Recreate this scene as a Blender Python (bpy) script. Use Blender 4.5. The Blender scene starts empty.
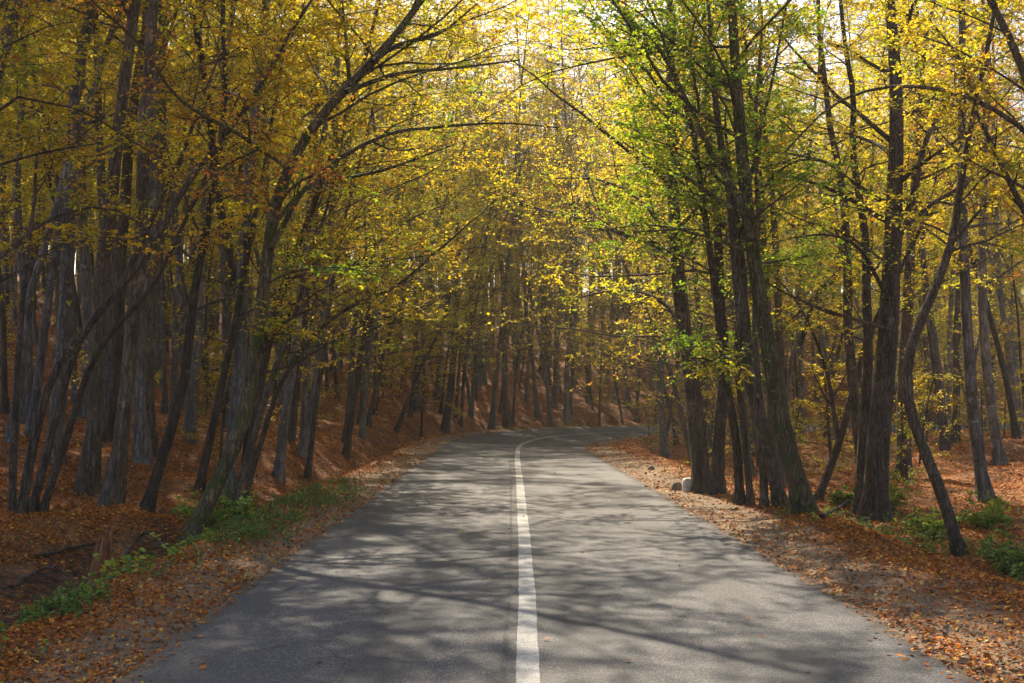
import bpy, math, random
import numpy as np
R = math.radians
sc = bpy.context.scene
C = sc.collection

# ---------------------------------------------------------------- camera, world, sun, exposure
CAM_Z, FPX, W, H = 1.9, 1138.0, 1024, 683
cam_d = bpy.data.cameras.new('camera'); cam = bpy.data.objects.new('camera', cam_d); C.objects.link(cam)
cam_d.sensor_width = 36.0; cam_d.lens = 36.0 * FPX / W
cam_d.clip_start = 0.1; cam_d.clip_end = 2000
PITCH, YAW = math.atan((401 - 341.5) / FPX), math.atan(7 / FPX)
cam.location = (0, 0, CAM_Z); cam.rotation_euler = (R(90) + PITCH, 0, -YAW)
sc.camera = cam

SUN_AZ, SUN_EL = R(-10), R(42)          # azimuth clockwise from +Y, elevation
world = bpy.data.worlds.new('World'); sc.world = world; world.use_nodes = True
wn = world.node_tree; wn.nodes.clear()
sky = wn.nodes.new('ShaderNodeTexSky'); sky.sky_type = 'NISHITA'; sky.sun_disc = False
sky.sun_elevation = SUN_EL; sky.sun_rotation = SUN_AZ; sky.air_density = 1.0; sky.dust_density = 2.0
bg = wn.nodes.new('ShaderNodeBackground'); bg.inputs[1].default_value = 0.085
wo = wn.nodes.new('ShaderNodeOutputWorld')
wn.links.new(sky.outputs[0], bg.inputs[0]); wn.links.new(bg.outputs[0], wo.inputs[0])
sun_d = bpy.data.lights.new('sun', 'SUN'); sun_d.energy = 5.0; sun_d.angle = R(0.6); sun_d.color = (1.0, 0.88, 0.68)
sun = bpy.data.objects.new('sun', sun_d); C.objects.link(sun)
sun.rotation_euler = (R(90) - SUN_EL, 0, math.pi - SUN_AZ)
sc.view_settings.view_transform = 'Standard'; sc.view_settings.look = 'None'
sc.view_settings.exposure = 1.5; sc.view_settings.gamma = 1.0; sc.view_settings.use_curve_mapping = False
sc.render.engine = 'CYCLES'
cy = sc.cycles
cy.max_bounces = 7; cy.diffuse_bounces = 3; cy.glossy_bounces = 2; cy.transmission_bounces = 4
cy.transparent_max_bounces = 4; cy.volume_bounces = 0; cy.caustics_reflective = False; cy.caustics_refractive = False
cy.sample_clamp_indirect = 4.0; cy.use_denoising = True
try: cy.denoiser = 'OPENIMAGEDENOISE'
except Exception: pass

# ---------------------------------------------------------------- node material helpers
class NT:
    def __init__(s, name):
        s.m = bpy.data.materials.new(name); s.m.use_nodes = True
        s.t = s.m.node_tree; s.t.nodes.clear()
        s.out = s.t.nodes.new('ShaderNodeOutputMaterial')
    def n(s, kind, ins=None, **props):
        x = s.t.nodes.new('ShaderNode' + kind)
        for k, v in props.items(): setattr(x, k, v)
        for k, v in (ins or {}).items(): s.set(x.inputs[k], v)
        return x
    def set(s, sock, v):
        if isinstance(v, bpy.types.NodeSocket): s.t.links.new(v, sock)
        elif isinstance(v, (tuple, list)) and len(v) == 3 and sock.type == 'RGBA': sock.default_value = (*v, 1)
        else: sock.default_value = v
    def coord(s): return s.n('TexCoord').outputs['Object']
    def noise(s, scale, detail=4, rough=.55, vec=None, out='Fac', dist=0.0):
        x = s.n('TexNoise', {'Scale': scale, 'Detail': detail, 'Roughness': rough, 'Distortion': dist})
        if vec is not None: s.set(x.inputs['Vector'], vec)
        return x.outputs[out]
    def ramp(s, fac, stops, interp='LINEAR'):
        x = s.n('ValToRGB'); s.set(x.inputs[0], fac); e = x.color_ramp; e.interpolation = interp
        while len(e.elements) < len(stops): e.elements.new(0.5)
        for q, (p, c) in zip(e.elements, stops):
            q.position = p; q.color = (c, c, c, 1) if not isinstance(c, tuple) else (*c, 1)
        return x.outputs[0]
    def mix(s, fac, a, b, blend='MIX'):
        x = s.n('Mix', data_type='RGBA', blend_type=blend)
        s.set(x.inputs[0], fac); s.set(x.inputs[6], a); s.set(x.inputs[7], b); return x.outputs[2]
    def math(s, op, a, b=0.0, c=None, clamp=False):
        x = s.n('Math', operation=op); x.use_clamp = clamp
        s.set(x.inputs[0], a); s.set(x.inputs[1], b)
        if c is not None: s.set(x.inputs[2], c)
        return x.outputs[0]
    def scaled(s, vec, sc3):
        x = s.n('Mapping'); s.set(x.inputs[0], vec); x.inputs['Scale'].default_value = sc3; return x.outputs[0]
    def bump(s, h, strength=.5, dist=.02, normal=None):
        x = s.n('Bump', {'Height': h, 'Strength': strength, 'Distance': dist})
        if normal is not None: s.set(x.inputs['Normal'], normal)
        return x.outputs[0]
    def bsdf(s, col, rough=.8, normal=None, spec=.5):
        x = s.n('BsdfPrincipled', {'Base Color': col, 'Roughness': rough, 'Specular IOR Level': spec})
        if normal is not None: s.set(x.inputs['Normal'], normal)
        s.t.links.new(x.outputs[0], s.out.inputs[0]); return x

def mat_bark(name, dark, light, moss=0.0, mosscol=(.06, .085, .015), vs=1.0):
    t = NT(name); v = t.coord()
    a = t.noise(9 * vs, 6, .65, t.scaled(v, (1, 1, .16)), dist=.6)
    b = t.noise(1.3, 3, .6, v)
    c = t.noise(60, 3, .6, t.scaled(v, (1, 1, .5)))
    fis = t.n('TexVoronoi', {'Scale': 16 * vs, 'Vector': t.n('VectorMath', {0: t.scaled(v, (1, 1, .2)), 1: t.n('VectorMath', {0: t.noise(5, 3, .6, v, out='Color'), 1: (.12, .12, .12)}, operation='MULTIPLY').outputs[0]}, operation='ADD').outputs[0]}, feature='DISTANCE_TO_EDGE').outputs['Distance']
    fis = t.ramp(fis, [(0.0, 0.0), (.16, 1.0)])
    lich = t.noise(3.2, 5, .7, v)
    col = t.mix(t.ramp(a, [(.35, 0.0), (.68, 1.0)]), dark, light)
    col = t.mix(t.math('MULTIPLY', t.ramp(b, [(.45, 0.0), (.7, 1.0)]), .5), col, tuple(min(1, x * 1.6) for x in light))
    col = t.mix(t.math('MULTIPLY', c, .35), col, tuple(x * .5 for x in dark))
    col = t.mix(t.math('MULTIPLY_ADD', fis, -.5, .5), col, tuple(x * .35 for x in dark))
    col = t.mix(t.ramp(lich, [(.6, 0.0), (.68, .55)]), col, tuple(min(1, x * 1.7) for x in light))
    if moss > 0:
        mm = t.noise(2.4, 5, .65, v)
        col = t.mix(t.ramp(mm, [(.62 - moss * .3, 0.0), (.72 - moss * .3, .85)]), col, mosscol)
    oi = t.n('ObjectInfo').outputs['Random']
    hs = t.n('HueSaturation', {'Value': t.math('MULTIPLY_ADD', oi, .5, .75), 'Color': col})
    t.bsdf(hs.outputs[0], .85, t.bump(t.math('ADD', t.math('ADD', a, t.math('MULTIPLY', c, .3)), fis), 1.0, .03), .2)
    return t.m

def mat_leaf(name, trans=.5, vary=.03, rough=.45, gloss=.03):
    t = NT(name)
    col = t.n('Attribute', attribute_name='tint').outputs['Color']
    oi = t.n('ObjectInfo').outputs['Random']
    hs = t.n('HueSaturation', {'Hue': t.math('MULTIPLY_ADD', oi, vary, .5 - vary * .5), 'Saturation': 1.0,
                               'Value': t.math('MULTIPLY_ADD', t.math('FRACT', t.math('MULTIPLY', oi, 7.13)), .3, .85), 'Color': col}).outputs[0]
    d = t.n('BsdfDiffuse', {'Color': hs}); tr = t.n('BsdfTranslucent', {'Color': t.mix(1.0, hs, (1.0, .93, .72), 'MULTIPLY')})
    g = t.n('BsdfGlossy', {'Color': (1, 1, 1), 'Roughness': rough})
    m1 = t.n('MixShader', {0: trans}); t.t.links.new(d.outputs[0], m1.inputs[1]); t.t.links.new(tr.outputs[0], m1.inputs[2])
    m2 = t.n('MixShader', {0: gloss}); t.t.links.new(m1.outputs[0], m2.inputs[1]); t.t.links.new(g.outputs[0], m2.inputs[2])
    t.t.links.new(m2.outputs[0], t.out.inputs[0]); return t.m

M = {}
M['brown'] = mat_bark('bark_brown', (.062, .044, .031), (.21, .155, .11), .12)
M['mossy'] = mat_bark('bark_mossy', (.065, .046, .024), (.20, .15, .08), .40)
M['grey'] = mat_bark('bark_grey', (.085, .074, .066), (.24, .215, .195), .10, vs=.6)
M['dark'] = mat_bark('bark_dark', (.046, .033, .024), (.15, .108, .078), .05)
M['leaf'] = mat_leaf('leaf_living', .66)
M['dead'] = mat_leaf('leaf_fallen', .15, 0.0, .5, .015)
M['herb'] = mat_leaf('leaf_herb', .4, .02)

# ---------------------------------------------------------------- mesh building
def make_mesh(name, V, F, mats, midx=None, smooth=None, tint=None):
    me = bpy.data.meshes.new(name); V = np.asarray(V, np.float32); F = np.asarray(F, np.int32)
    me.vertices.add(len(V)); me.vertices.foreach_set('co', V.ravel())
    n = len(F); me.loops.add(n * 4); me.loops.foreach_set('vertex_index', F.ravel())
    me.polygons.add(n); me.polygons.foreach_set('loop_start', np.arange(0, n * 4, 4, dtype=np.int32))
    if midx is not None: me.polygons.foreach_set('material_index', np.asarray(midx, np.int32))
    if smooth is None: smooth = np.ones(n, bool)
    me.polygons.foreach_set('use_smooth', np.asarray(smooth, bool))
    for m in mats: me.materials.append(m)
    if tint is not None:
        a = me.color_attributes.new('tint', 'FLOAT_COLOR', 'POINT')
        c = np.ones((len(V), 4), np.float32); c[:, :3] = tint; a.data.foreach_set('color', c.ravel())
    me.update(calc_edges=True); me.validate(); return me

class Acc:
    def __init__(s): s.v = []; s.f = []; s.m = []; s.s = []; s.c = []; s.n = 0
    def add(s, V, F, mi=0, smooth=True, col=(0.1, 0.1, 0.1)):
        V = np.asarray(V, float).reshape(-1, 3); F = np.asarray(F, int).reshape(-1, 4)
        s.v.append(V); s.f.append(F + s.n); s.n += len(V)
        s.m.append(np.full(len(F), mi)); s.s.append(np.full(len(F), smooth))
        col = np.asarray(col, float); s.c.append(np.broadcast_to(col, (len(V), 3)))
        return s
    def mesh(s, name, mats):
        return make_mesh(name, np.concatenate(s.v), np.concatenate(s.f), mats, np.concatenate(s.m), np.concatenate(s.s), np.concatenate(s.c))
    def obj(s, name, mats, parent=None):
        o = bpy.data.objects.new(name, s.mesh(name, mats)); C.objects.link(o); o.parent = parent; return o

def tag(o, label=None, cat=None, group=None, kind=None):
    if label: o['label'] = label
    if cat: o['category'] = cat
    if group: o['group'] = group
    if kind: o['kind'] = kind
    return o
def empty(name, loc, rz=0):
    o = bpy.data.objects.new(name, None); C.objects.link(o); o.location = loc; o.rotation_euler = (0, 0, rz); o.empty_display_size = .3; return o

def nrm(a): return a / (np.linalg.norm(a, axis=-1, keepdims=True) + 1e-9)

def tubes(P, r, k=5):
    """P (N,m,3) polylines, r (N,m) radii -> verts, quads"""
    N, m, _ = P.shape
    T = np.empty_like(P); T[:, 1:-1] = P[:, 2:] - P[:, :-2]; T[:, 0] = P[:, 1] - P[:, 0]; T[:, -1] = P[:, -1] - P[:, -2]; T = nrm(T)
    mean = nrm(P[:, -1] - P[:, 0]); ref = np.where(np.abs(mean[:, 2:3]) > .8, np.array([[1., 0, 0]]), np.array([[0, 0, 1.]]))[:, None, :]
    A = nrm(np.cross(T, np.broadcast_to(ref, T.shape))); B = np.cross(T, A)
    ang = np.arange(k) * 2 * math.pi / k
    V = P[:, :, None, :] + r[:, :, None, None] * (A[:, :, None, :] * np.cos(ang)[None, None, :, None] + B[:, :, None, :] * np.sin(ang)[None, None, :, None])
    idx = np.arange(N * m * k).reshape(N, m, k); nx = np.roll(idx, -1, axis=2)
    F = np.stack([idx[:, :-1], nx[:, :-1], nx[:, 1:], idx[:, 1:]], -1)
    return V.reshape(-1, 3), F.reshape(-1, 4)

def grow(rng, start, d, length, n, wander=.15, up=0.0):
    N = len(start); P = np.empty((N, n + 1, 3)); P[:, 0] = start; d = nrm(d.copy())
    up = np.broadcast_to(np.asarray(up, float), (N,))
    for i in range(n):
        d = d + rng.normal(0, wander, (N, 3)); d[:, 2] += up / n; d = nrm(d)
        P[:, i + 1] = P[:, i] + d * (length / n)[:, None]
    return P

def along(P, ti):
    """points and tangents at parameter ti (N,q) on polylines P (N,m,3)"""
    m = P.shape[1] - 1; x = np.clip(ti, 0, .9999) * m; i = x.astype(int); f = (x - i)[..., None]
    r = np.arange(P.shape[0])[:, None]
    a, b = P[r, i], P[r, i + 1]
    return (a * (1 - f) + b * f), nrm(b - a)

def side_shoots(rng, P, q, t0, t1, angle, jitter, planar=.8, bias=None):
    """q shoots per polyline, alternating sides in the plane of the branch -> start, dir, parent index, t"""
    N = len(P); t = t0 + (t1 - t0) * (np.arange(q)[None] + rng.uniform(0, 1, (N, q))) / q
    S, T = along(P, t)
    sgn = np.where((np.arange(q)[None] + rng.integers(0, 2, (N, 1))) % 2 == 0, 1., -1.)
    U = np.array([0, 0, 1.]); X = nrm(np.cross(T, np.broadcast_to(U, T.shape)) + 1e-4); Y = np.cross(X, T)
    roll = rng.normal(0, (1 - planar) * 1.6, (N, q))
    side = X * (sgn * np.cos(roll))[..., None] + Y * np.sin(roll)[..., None]
    an = angle + rng.normal(0, jitter, (N, q))
    D = T * np.cos(an)[..., None] + side * np.sin(an)[..., None]
    return S.reshape(-1, 3), nrm(D.reshape(-1, 3)), np.repeat(np.arange(N), q), t.ravel()

PAL = {  # albedos: weights over leaf colours
    'gold':   ([(.68, .52, .012), (.56, .47, .015), (.72, .38, .010), (.42, .40, .015), (.44, .22, .02)], [.42, .27, .08, .19, .04]),
    'olive':  ([(.48, .44, .015), (.32, .37, .015), (.64, .49, .012), (.20, .30, .012), (.44, .22, .02)], [.34, .24, .26, .13, .03]),
    'green':  ([(.24, .41, .016), (.37, .47, .018), (.17, .32, .015), (.56, .54, .02)], [.36, .32, .16, .16]),
    'orange': ([(.62, .27, .02), (.50, .17, .02), (.64, .38, .03), (.35, .12, .02)], [.4, .2, .3, .1]),
    'lemon':  ([(.70, .59, .025), (.56, .55, .03), (.64, .46, .02), (.34, .44, .025)], [.45, .25, .18, .12]),
    'rust':   ([(.36, .105, .016), (.23, .066, .012), (.46, .165, .020), (.54, .31, .05), (.12, .043, .011)], [.34, .3, .17, .07, .12]),
}
def tints(rng, pal, n, clump=None):
    cs, w = PAL[pal]; cs = np.array(cs)
    k = rng.choice(len(cs), n, p=np.array(w) / sum(w))
    if clump is not None:                       # clump: group ids; most leaves follow the colour of their spray
        ck = rng.choice(len(cs), int(clump.max()) + 1, p=np.array(w) / sum(w)); use = rng.uniform(0, 1, n) < .62
        k = np.where(use, ck[clump], k)
    return cs[k] * rng.uniform(.75, 1.2, (n, 1))

def leaves(rng, acc, pos, axis, size, pal, clump=None, mi=0, tilt=.45, fold=True, droop=.15, width=.62, tint=None):
    n = len(pos)
    if n == 0: return
    size = size * rng.uniform(.65, 1.25, n)
    a = axis + rng.normal(0, .35, (n, 3)); a[:, 2] -= droop; a = nrm(a)
    N0 = np.array([0, 0, 1.]) + rng.normal(0, tilt, (n, 3)); s = nrm(np.cross(a, N0)); N0 = np.cross(s, a)
    L = size[:, None]; w = L * width * .5
    b = pos; tip = pos + a * L - N0 * L * .08
    col = tints(rng, pal, n, clump) if tint is None else tint
    if fold:
        up = N0 * w * .35
        l1 = b + a * L * .3 + s * w * .95 + up; l2 = b + a * L * .7 + s * w * .8 + up
        r1 = b + a * L * .3 - s * w * .95 + up; r2 = b + a * L * .7 - s * w * .8 + up
        V = np.stack([b, l1, l2, tip, r2, r1], 1); i = np.arange(n)[:, None] * 6
        F = np.concatenate([i + np.array([[0, 1, 2, 3]]), i + np.array([[0, 3, 4, 5]])], 1)
        acc.add(V, F, mi, False, np.repeat(col, 6, 0))
    else:
        l = b + a * L * .48 + s * w; r = b + a * L * .48 - s * w
        V = np.stack([b, l, tip, r], 1); i = np.arange(n)[:, None] * 4
        acc.add(V, i + np.array([[0, 1, 2, 3]]), mi, False, np.repeat(col, 4, 0))

def resample(P, n):
    P = np.asarray(P, float); d = np.r_[0, np.cumsum(np.linalg.norm(np.diff(P, axis=0), axis=1))]
    # Catmull-Rom through the points, then even spacing
    Q = []; E = np.vstack([2 * P[0] - P[1], P, 2 * P[-1] - P[-2]])
    for i in range(1, len(E) - 2):
        for t in np.linspace(0, 1, 9)[:-1]:
            Q.append(.5 * ((2 * E[i]) + (-E[i - 1] + E[i + 1]) * t + (2 * E[i - 1] - 5 * E[i] + 4 * E[i + 1] - E[i + 2]) * t * t + (-E[i - 1] + 3 * E[i] - 3 * E[i + 1] + E[i + 2]) * t ** 3))
    Q.append(P[-1]); Q = np.array(Q); d = np.r_[0, np.cumsum(np.linalg.norm(np.diff(Q, axis=0), axis=1))]
    s = np.linspace(0, d[-1], n + 1)
    return np.stack([np.interp(s, d, Q[:, j]) for j in range(3)], 1)

def foliage(rng, acc, limbs, limb_r, pal, nb=7, nt=6, nl=11, bl=1.9, tl=.75, leaf=.085, fold=False, t0=.18, wood_mi=1, tilt=.45, up2=.2):
    """branches, twigs and leaves on limbs (N,m,3); adds wood with material wood_mi and leaves with 0"""
    L = np.linalg.norm(limbs[:, -1] - limbs[:, 0], axis=1)
    S, D, pi, t = side_shoots(rng, limbs, nb, t0, .97, 1.0, .25, .55)
    ln = bl * rng.uniform(.45, 1.15, len(S)) * (1.15 - .6 * t) * np.clip(L[pi] / 4.5, .45, 1.3)
    B = grow(rng, S, D, ln, 4, .16, up2)
    rb = np.clip(limb_r[pi] * (1 - .75 * t) * .5, .006, .05)
    acc.add(*tubes(B, rb[:, None] * np.linspace(1, .3, 5)[None], 4), wood_mi)
    # the limb's own leader carries twigs too
    S2, D2, p2, t2 = side_shoots(rng, B, nt, .15, 1.0, .85, .2, .8)
    l2 = tl * rng.uniform(.5, 1.2, len(S2)) * (1.1 - .4 * t2)
    T = grow(rng, S2, D2, l2, 3, .14, .05)
    acc.add(*tubes(T, (np.full(len(T), .005))[:, None] * np.linspace(1, .35, 4)[None], 3), wood_mi)
    P3, T3 = along(T, (np.arange(nl)[None] + rng.uniform(0, 1, (len(T), nl))) / nl)
    dn = np.clip(rng.uniform(.25, 1.25, len(B)), 0, .97) * np.clip(rng.uniform(.5, 1.3, len(limbs)), 0, 1)[pi]
    keep = rng.uniform(0, 1, P3.shape[:2]) < dn[p2][:, None]
    cl = np.repeat(p2[:, None], nl, 1)[keep]
    sd = np.cross(T3, np.array([0, 0, 1.])) * np.where(np.arange(nl) % 2 == 0, 1, -1)[None, :, None]
    leaves(rng, acc, P3[keep], nrm(T3 * .5 + sd)[keep], leaf, pal, cl, 0, tilt, fold)

def trunk_tube(rng, P, r0, r1, flare=1.5, k=12, bump=.06):
    """one tapered trunk from resampled path P (m,3) with root flare and fluting"""
    m = len(P); t = np.linspace(0, 1, m); r = r0 * (1 - t) ** .75 + r1
    z = P[:, 2] - P[0, 2]; r = r * (1 + (flare - 1) * np.exp(-z / (r0 * 1.6)))
    V, F = tubes(P[None], r[None], k); V = V.reshape(m, k, 3)
    ang = np.arange(k) * 2 * math.pi / k; ph = rng.uniform(0, 6)
    fl = 1 + (bump + .32 * np.exp(-z / (r0 * 1.8)))[:, None] * np.sin(3 * ang + ph)[None] + rng.normal(0, bump * .5, (m, k))
    V = P[:, None] + (V - P[:, None]) * fl[..., None]
    return V.reshape(-1, 3), F

# ---------------------------------------------------------------- the road's course and the lie of the land
CL = resample([(.28, -30, 0), (.28, 0, 0), (.28, 25, 0), (.30, 42, 0), (.75, 52, 0), (2.3, 61, 0), (5.2, 67.5, 0), (10, 72.2, 0), (17, 75.2, 0), (30, 77.5, 0), (60, 79, 0), (130, 80, 0)], 900)[:, :2]
CT = nrm(np.gradient(CL, axis=0)); CN = np.stack([CT[:, 1], -CT[:, 0]], 1)   # right-hand normal
CS = np.r_[0, np.cumsum(np.linalg.norm(np.diff(CL, axis=0), axis=1))] - 30
WL, WR = 2.94, 2.95
def road_coords(x, y):
    x = np.atleast_1d(np.asarray(x, float)).ravel(); y = np.atleast_1d(np.asarray(y, float)).ravel()
    u = np.empty(len(x)); s = np.empty(len(x))
    for a in range(0, len(x), 20000):
        dx = x[a:a + 20000, None] - CL[None, :, 0]; dy = y[a:a + 20000, None] - CL[None, :, 1]
        i = np.argmin(dx * dx + dy * dy, 1); r = np.arange(len(i))
        u[a:a + 20000] = dx[r, i] * CN[i, 0] + dy[r, i] * CN[i, 1]
        s[a:a + 20000] = CS[i] + dx[r, i] * CT[i, 0] + dy[r, i] * CT[i, 1]
        d = np.sqrt((dx[r, i] ** 2 + dy[r, i] ** 2)); sg = np.sign(u[a:a + 20000]); u[a:a + 20000] = sg * d
    return u, s
def sst(x, a, b): t = np.clip((x - a) / (b - a), 0, 1); return t * t * (3 - 2 * t)
rg = np.random.default_rng(5); WV = [(rg.uniform(.05, .5), rg.uniform(0, 6.28), rg.uniform(0, 6.28)) for _ in range(14)]
def wob(x, y):
    z = 0
    for f, a, p in WV: z = z + np.sin((x * math.cos(a) + y * math.sin(a)) * f * 2.2 + p) / (1 + 4 * f)
    return z / 5
def bank(s): return .075 * sst(s, 38, 60)
def ground(x, y):
    shp = np.shape(x); u, s = road_coords(x, y); x = np.ravel(x); y = np.ravel(y)
    k = bank(s); zr = -k * np.clip(u, -3.4, 3.4)
    v = np.maximum(-u - WL, 0)                                  # outer (left) side
    cut = sst(s, 24, 40) * (1 - sst(s, 62, 74))
    zl = -.5 * sst(v, 1.3, 2.4) * (1 - .35 * sst(s, 45, 70)) + (.52 + .55 * cut) * sst(v, 2.7, 4.6) + .10 * 110 * (1 - np.exp(-np.maximum(v - 3.6, 0) / 110)) * sst(v, 3.6, 8) + (.02 + .15 * sst(s, 25, 75)) * 130 * (1 - np.exp(-np.maximum(v - 6, 0) / 130))
    v2 = np.maximum(u - WR, 0)                                  # inner (right) side
    zri = .05 * sst(v2, .4, 1.3) - .6 * sst(v2, 1.8, 3.3) + .25 * sst(v2, 5, 9) + .075 * 90 * (1 - np.exp(-np.maximum(v2 - 7, 0) / 90))
    zri = zri + .75 * sst(s, 70, 78) * np.exp(-((v2 - 4.5) / 2.2) ** 2)
    mound = .45 * np.exp(-(((x - 10.4) / 2.4) ** 2 + ((y - 63) / 3) ** 2))
    near = sst(v + v2, .6, 6); rough = .03 * np.sin(x * 3.1 + np.sin(y * 1.7)) * np.sin(y * 2.7 + np.sin(x * 2.3)) * sst(v + v2, .5, 2)
    z = zr + zl + zri + mound + wob(x, y) * .55 * near * (1 + sst(s, 60, 80)) + .12 * np.sin(x * 1.3 + 2 * np.sin(y * .5)) * np.sin(y * 1.1 + 1.5 * np.sin(x * .6)) * sst(v + v2, 3, 7) + rough - .03 * (1 - sst(v + v2, 0, .15))
    return z.reshape(shp)
def gz(x, y): return float(ground(np.array([x]), np.array([y]))[0])

cR = np.array(cam.rotation_euler.to_matrix())
def ray(px, py):
    d = cR @ np.array([(px - W / 2) / FPX, -(py - H / 2) / FPX, -1.0]); return d
def at(px, py, Y): d = ray(px, py); return np.array([0, 0, CAM_Z]) + d * (Y / d[1])
def hit(px, py):
    d = ray(px, py); Ys = np.linspace(5, 160, 1500); P = np.array([0, 0, CAM_Z])[None] + d[None] * (Ys / d[1])[:, None]
    g = ground(P[:, 0], P[:, 1]); b = np.nonzero(P[:, 2] < g)[0]
    return P[b[0]] if len(b) else P[-1]

# terrain sheet
def axis_pts(lo, hi, c0, c1, fine, g=1.06, cap=6.0):
    a = list(np.arange(c0, c1, fine)); st = fine; x = a[-1]
    while x < hi: st = min(st * g, cap); x += st; a.append(x)
    st = fine; x = c0; b = []
    while x > lo: st = min(st * g, cap); x -= st; b.append(x)
    return np.array(b[::-1] + a)
gx = axis_pts(-400, 400, -9, 9, .14, 1.03); gy = axis_pts(-60, 500, 6, 40, .16, 1.012, 5)
X, Y = np.meshgrid(gx, gy); Z = ground(X, Y)
ny, nx = X.shape; idx = np.arange(nx * ny).reshape(ny, nx)
F = np.stack([idx[:-1, :-1], idx[:-1, 1:], idx[1:, 1:], idx[1:, :-1]], -1).reshape(-1, 4)
ru, rs = road_coords(X, Y); vv = np.maximum(np.maximum(-ru - WL, ru - WR), 0)
t = NT('forest_floor'); v = t.coord()
e = t.n('Attribute', attribute_name='tint').outputs['Color']; sep = t.n('SeparateColor', {0: e})
dist = sep.outputs[0]; rightside = sep.outputs[1]
n1 = t.noise(38, 4, .7, v, out='Color'); n2 = t.noise(.45, 4, .6, v); n3 = t.noise(170, 3, .7, v); n4 = t.noise(9, 4, .6, v)
vor = t.n('TexVoronoi', {'Scale': 17, 'Vector': v, 'Randomness': 1.0}); vc = vor.outputs['Color']; vs = t.n('SeparateColor', {0: vc}).outputs[0]
litter = t.ramp(vs, [(0, (.08, .026, .008)), (.3, (.21, .064, .013)), (.6, (.31, .10, .018)), (.85, (.40, .16, .03)), (1, (.46, .26, .08))])
litter = t.mix(t.ramp(n2, [(.4, 0.0), (.62, .6)]), litter, (.07, .032, .016)); litter = t.mix(t.ramp(t.noise(2.2, 5, .75, v), [(.5, 0.0), (.62, .7)]), litter, (.05, .026, .014))
gravel = t.ramp(n3, [(.3, (.06, .038, .022)), (.5, (.17, .115, .07)), (.7, (.32, .235, .15))])
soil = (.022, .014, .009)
edge = t.math('ADD', dist, t.math('MULTIPLY', t.math('SUBTRACT', n4, .5), .9))
col = t.mix(t.ramp(edge, [(.28, 0.0), (.62, 1.0)]), gravel, litter)
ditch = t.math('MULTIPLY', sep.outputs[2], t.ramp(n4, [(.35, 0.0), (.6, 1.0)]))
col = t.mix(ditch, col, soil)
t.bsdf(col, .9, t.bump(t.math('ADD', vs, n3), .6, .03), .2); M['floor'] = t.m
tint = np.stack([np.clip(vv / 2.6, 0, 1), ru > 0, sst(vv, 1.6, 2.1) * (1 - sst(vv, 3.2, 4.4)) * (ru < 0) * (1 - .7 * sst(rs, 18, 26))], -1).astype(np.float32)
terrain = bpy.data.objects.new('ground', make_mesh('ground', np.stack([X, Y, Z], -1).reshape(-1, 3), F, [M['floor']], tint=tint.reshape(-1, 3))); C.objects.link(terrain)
tag(terrain, kind='structure')

# road ribbon
rng = np.random.default_rng(11)
t = NT('asphalt'); v = t.coord()
a1 = t.noise(75, 3, .75, v); a2 = t.noise(.35, 4, .6, t.scaled(v, (1.6, .35, 1))); a3 = t.noise(45, 3, .6, v); a4 = t.noise(5, 4, .65, v)
vo = t.n('TexVoronoi', {'Scale': 60, 'Vector': v}); vsx = t.n('SeparateColor', {0: vo.outputs['Color']}).outputs[0]
ccol = t.ramp(a1, [(.36, (.014, .0135, .015)), (.5, (.056, .054, .056)), (.62, (.18, .17, .167))])
ccol = t.mix(t.math('MULTIPLY', t.ramp(vsx, [(.80, 0.0), (.9, 1.0)]), .55), ccol, (.22, .20, .18))
ccol = t.mix(t.ramp(a2, [(.4, 0.0), (.65, .45)]), ccol, (.042, .040, .041))
ccol = t.mix(t.math('MULTIPLY', t.ramp(a4, [(.5, 0.0), (.75, 1.0)]), .25), ccol, (.075, .07, .066))
uvt = t.n('SeparateColor', {0: t.n('Attribute', attribute_name='tint').outputs['Color']}); lat = uvt.outputs[0]
e1 = t.noise(2.6, 5, .7, v); edge_d = t.math('ADD', uvt.outputs[1], t.math('MULTIPLY', t.math('SUBTRACT', e1, .5), .5))
ccol = t.mix(t.ramp(edge_d, [(.02, .8), (.16, 0.0)]), ccol, (.11, .075, .045))
wh = t.math('SINE', t.math('MULTIPLY', lat, 25.1)); ccol = t.mix(t.math('MULTIPLY', t.ramp(t.math('ADD', wh, t.math('MULTIPLY', a2, .8)), [(.75, 0.0), (1.0, 1.0)]), .28), ccol, (.028, .027, .028))
wv = t.n('VectorMath', {0: v, 1: t.n('VectorMath', {0: t.noise(1.1, 4, .6, v, out='Color'), 1: (1.1, 1.1, 0)}, operation='MULTIPLY').outputs[0]}, operation='ADD').outputs[0]
ck = t.n('TexVoronoi', {'Scale': .42, 'Vector': wv}, feature='DISTANCE_TO_EDGE').outputs['Distance']; ckm = t.math('MULTIPLY', t.ramp(ck, [(0.0, 1.0), (.006, 0.0)]), t.ramp(t.noise(.6, 3, .6, v), [(.48, 0.0), (.56, .85)]))
ccol = t.mix(ckm, ccol, (.012, .011, .010))
pt = t.ramp(t.noise(.22, 2, .4, t.scaled(v, (1, .6, 1))), [(.56, 0.0), (.565, 1.0)]); ccol = t.mix(t.math('MULTIPLY', pt, .22), ccol, (.026, .025, .027))
t.bsdf(ccol, t.math('MULTIPLY_ADD', a3, .15, .7), t.bump(t.math('ADD', a1, t.math('MULTIPLY', vsx, .6)), .7, .012), .22); M['asphalt'] = t.m
cols = np.r_[-WL, -2.7, np.linspace(-2.4, 2.4, 25), 2.7, WR]
jr = np.random.default_rng(8); wl = [np.sin(CS * .9 + 1) * .03 + np.sin(CS * 3.1) * .02 + jr.normal(0, .018, len(CS)), np.sin(CS * 1.1 + 2) * .035 + np.sin(CS * 2.7) * .02 + jr.normal(0, .018, len(CS))]
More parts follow.
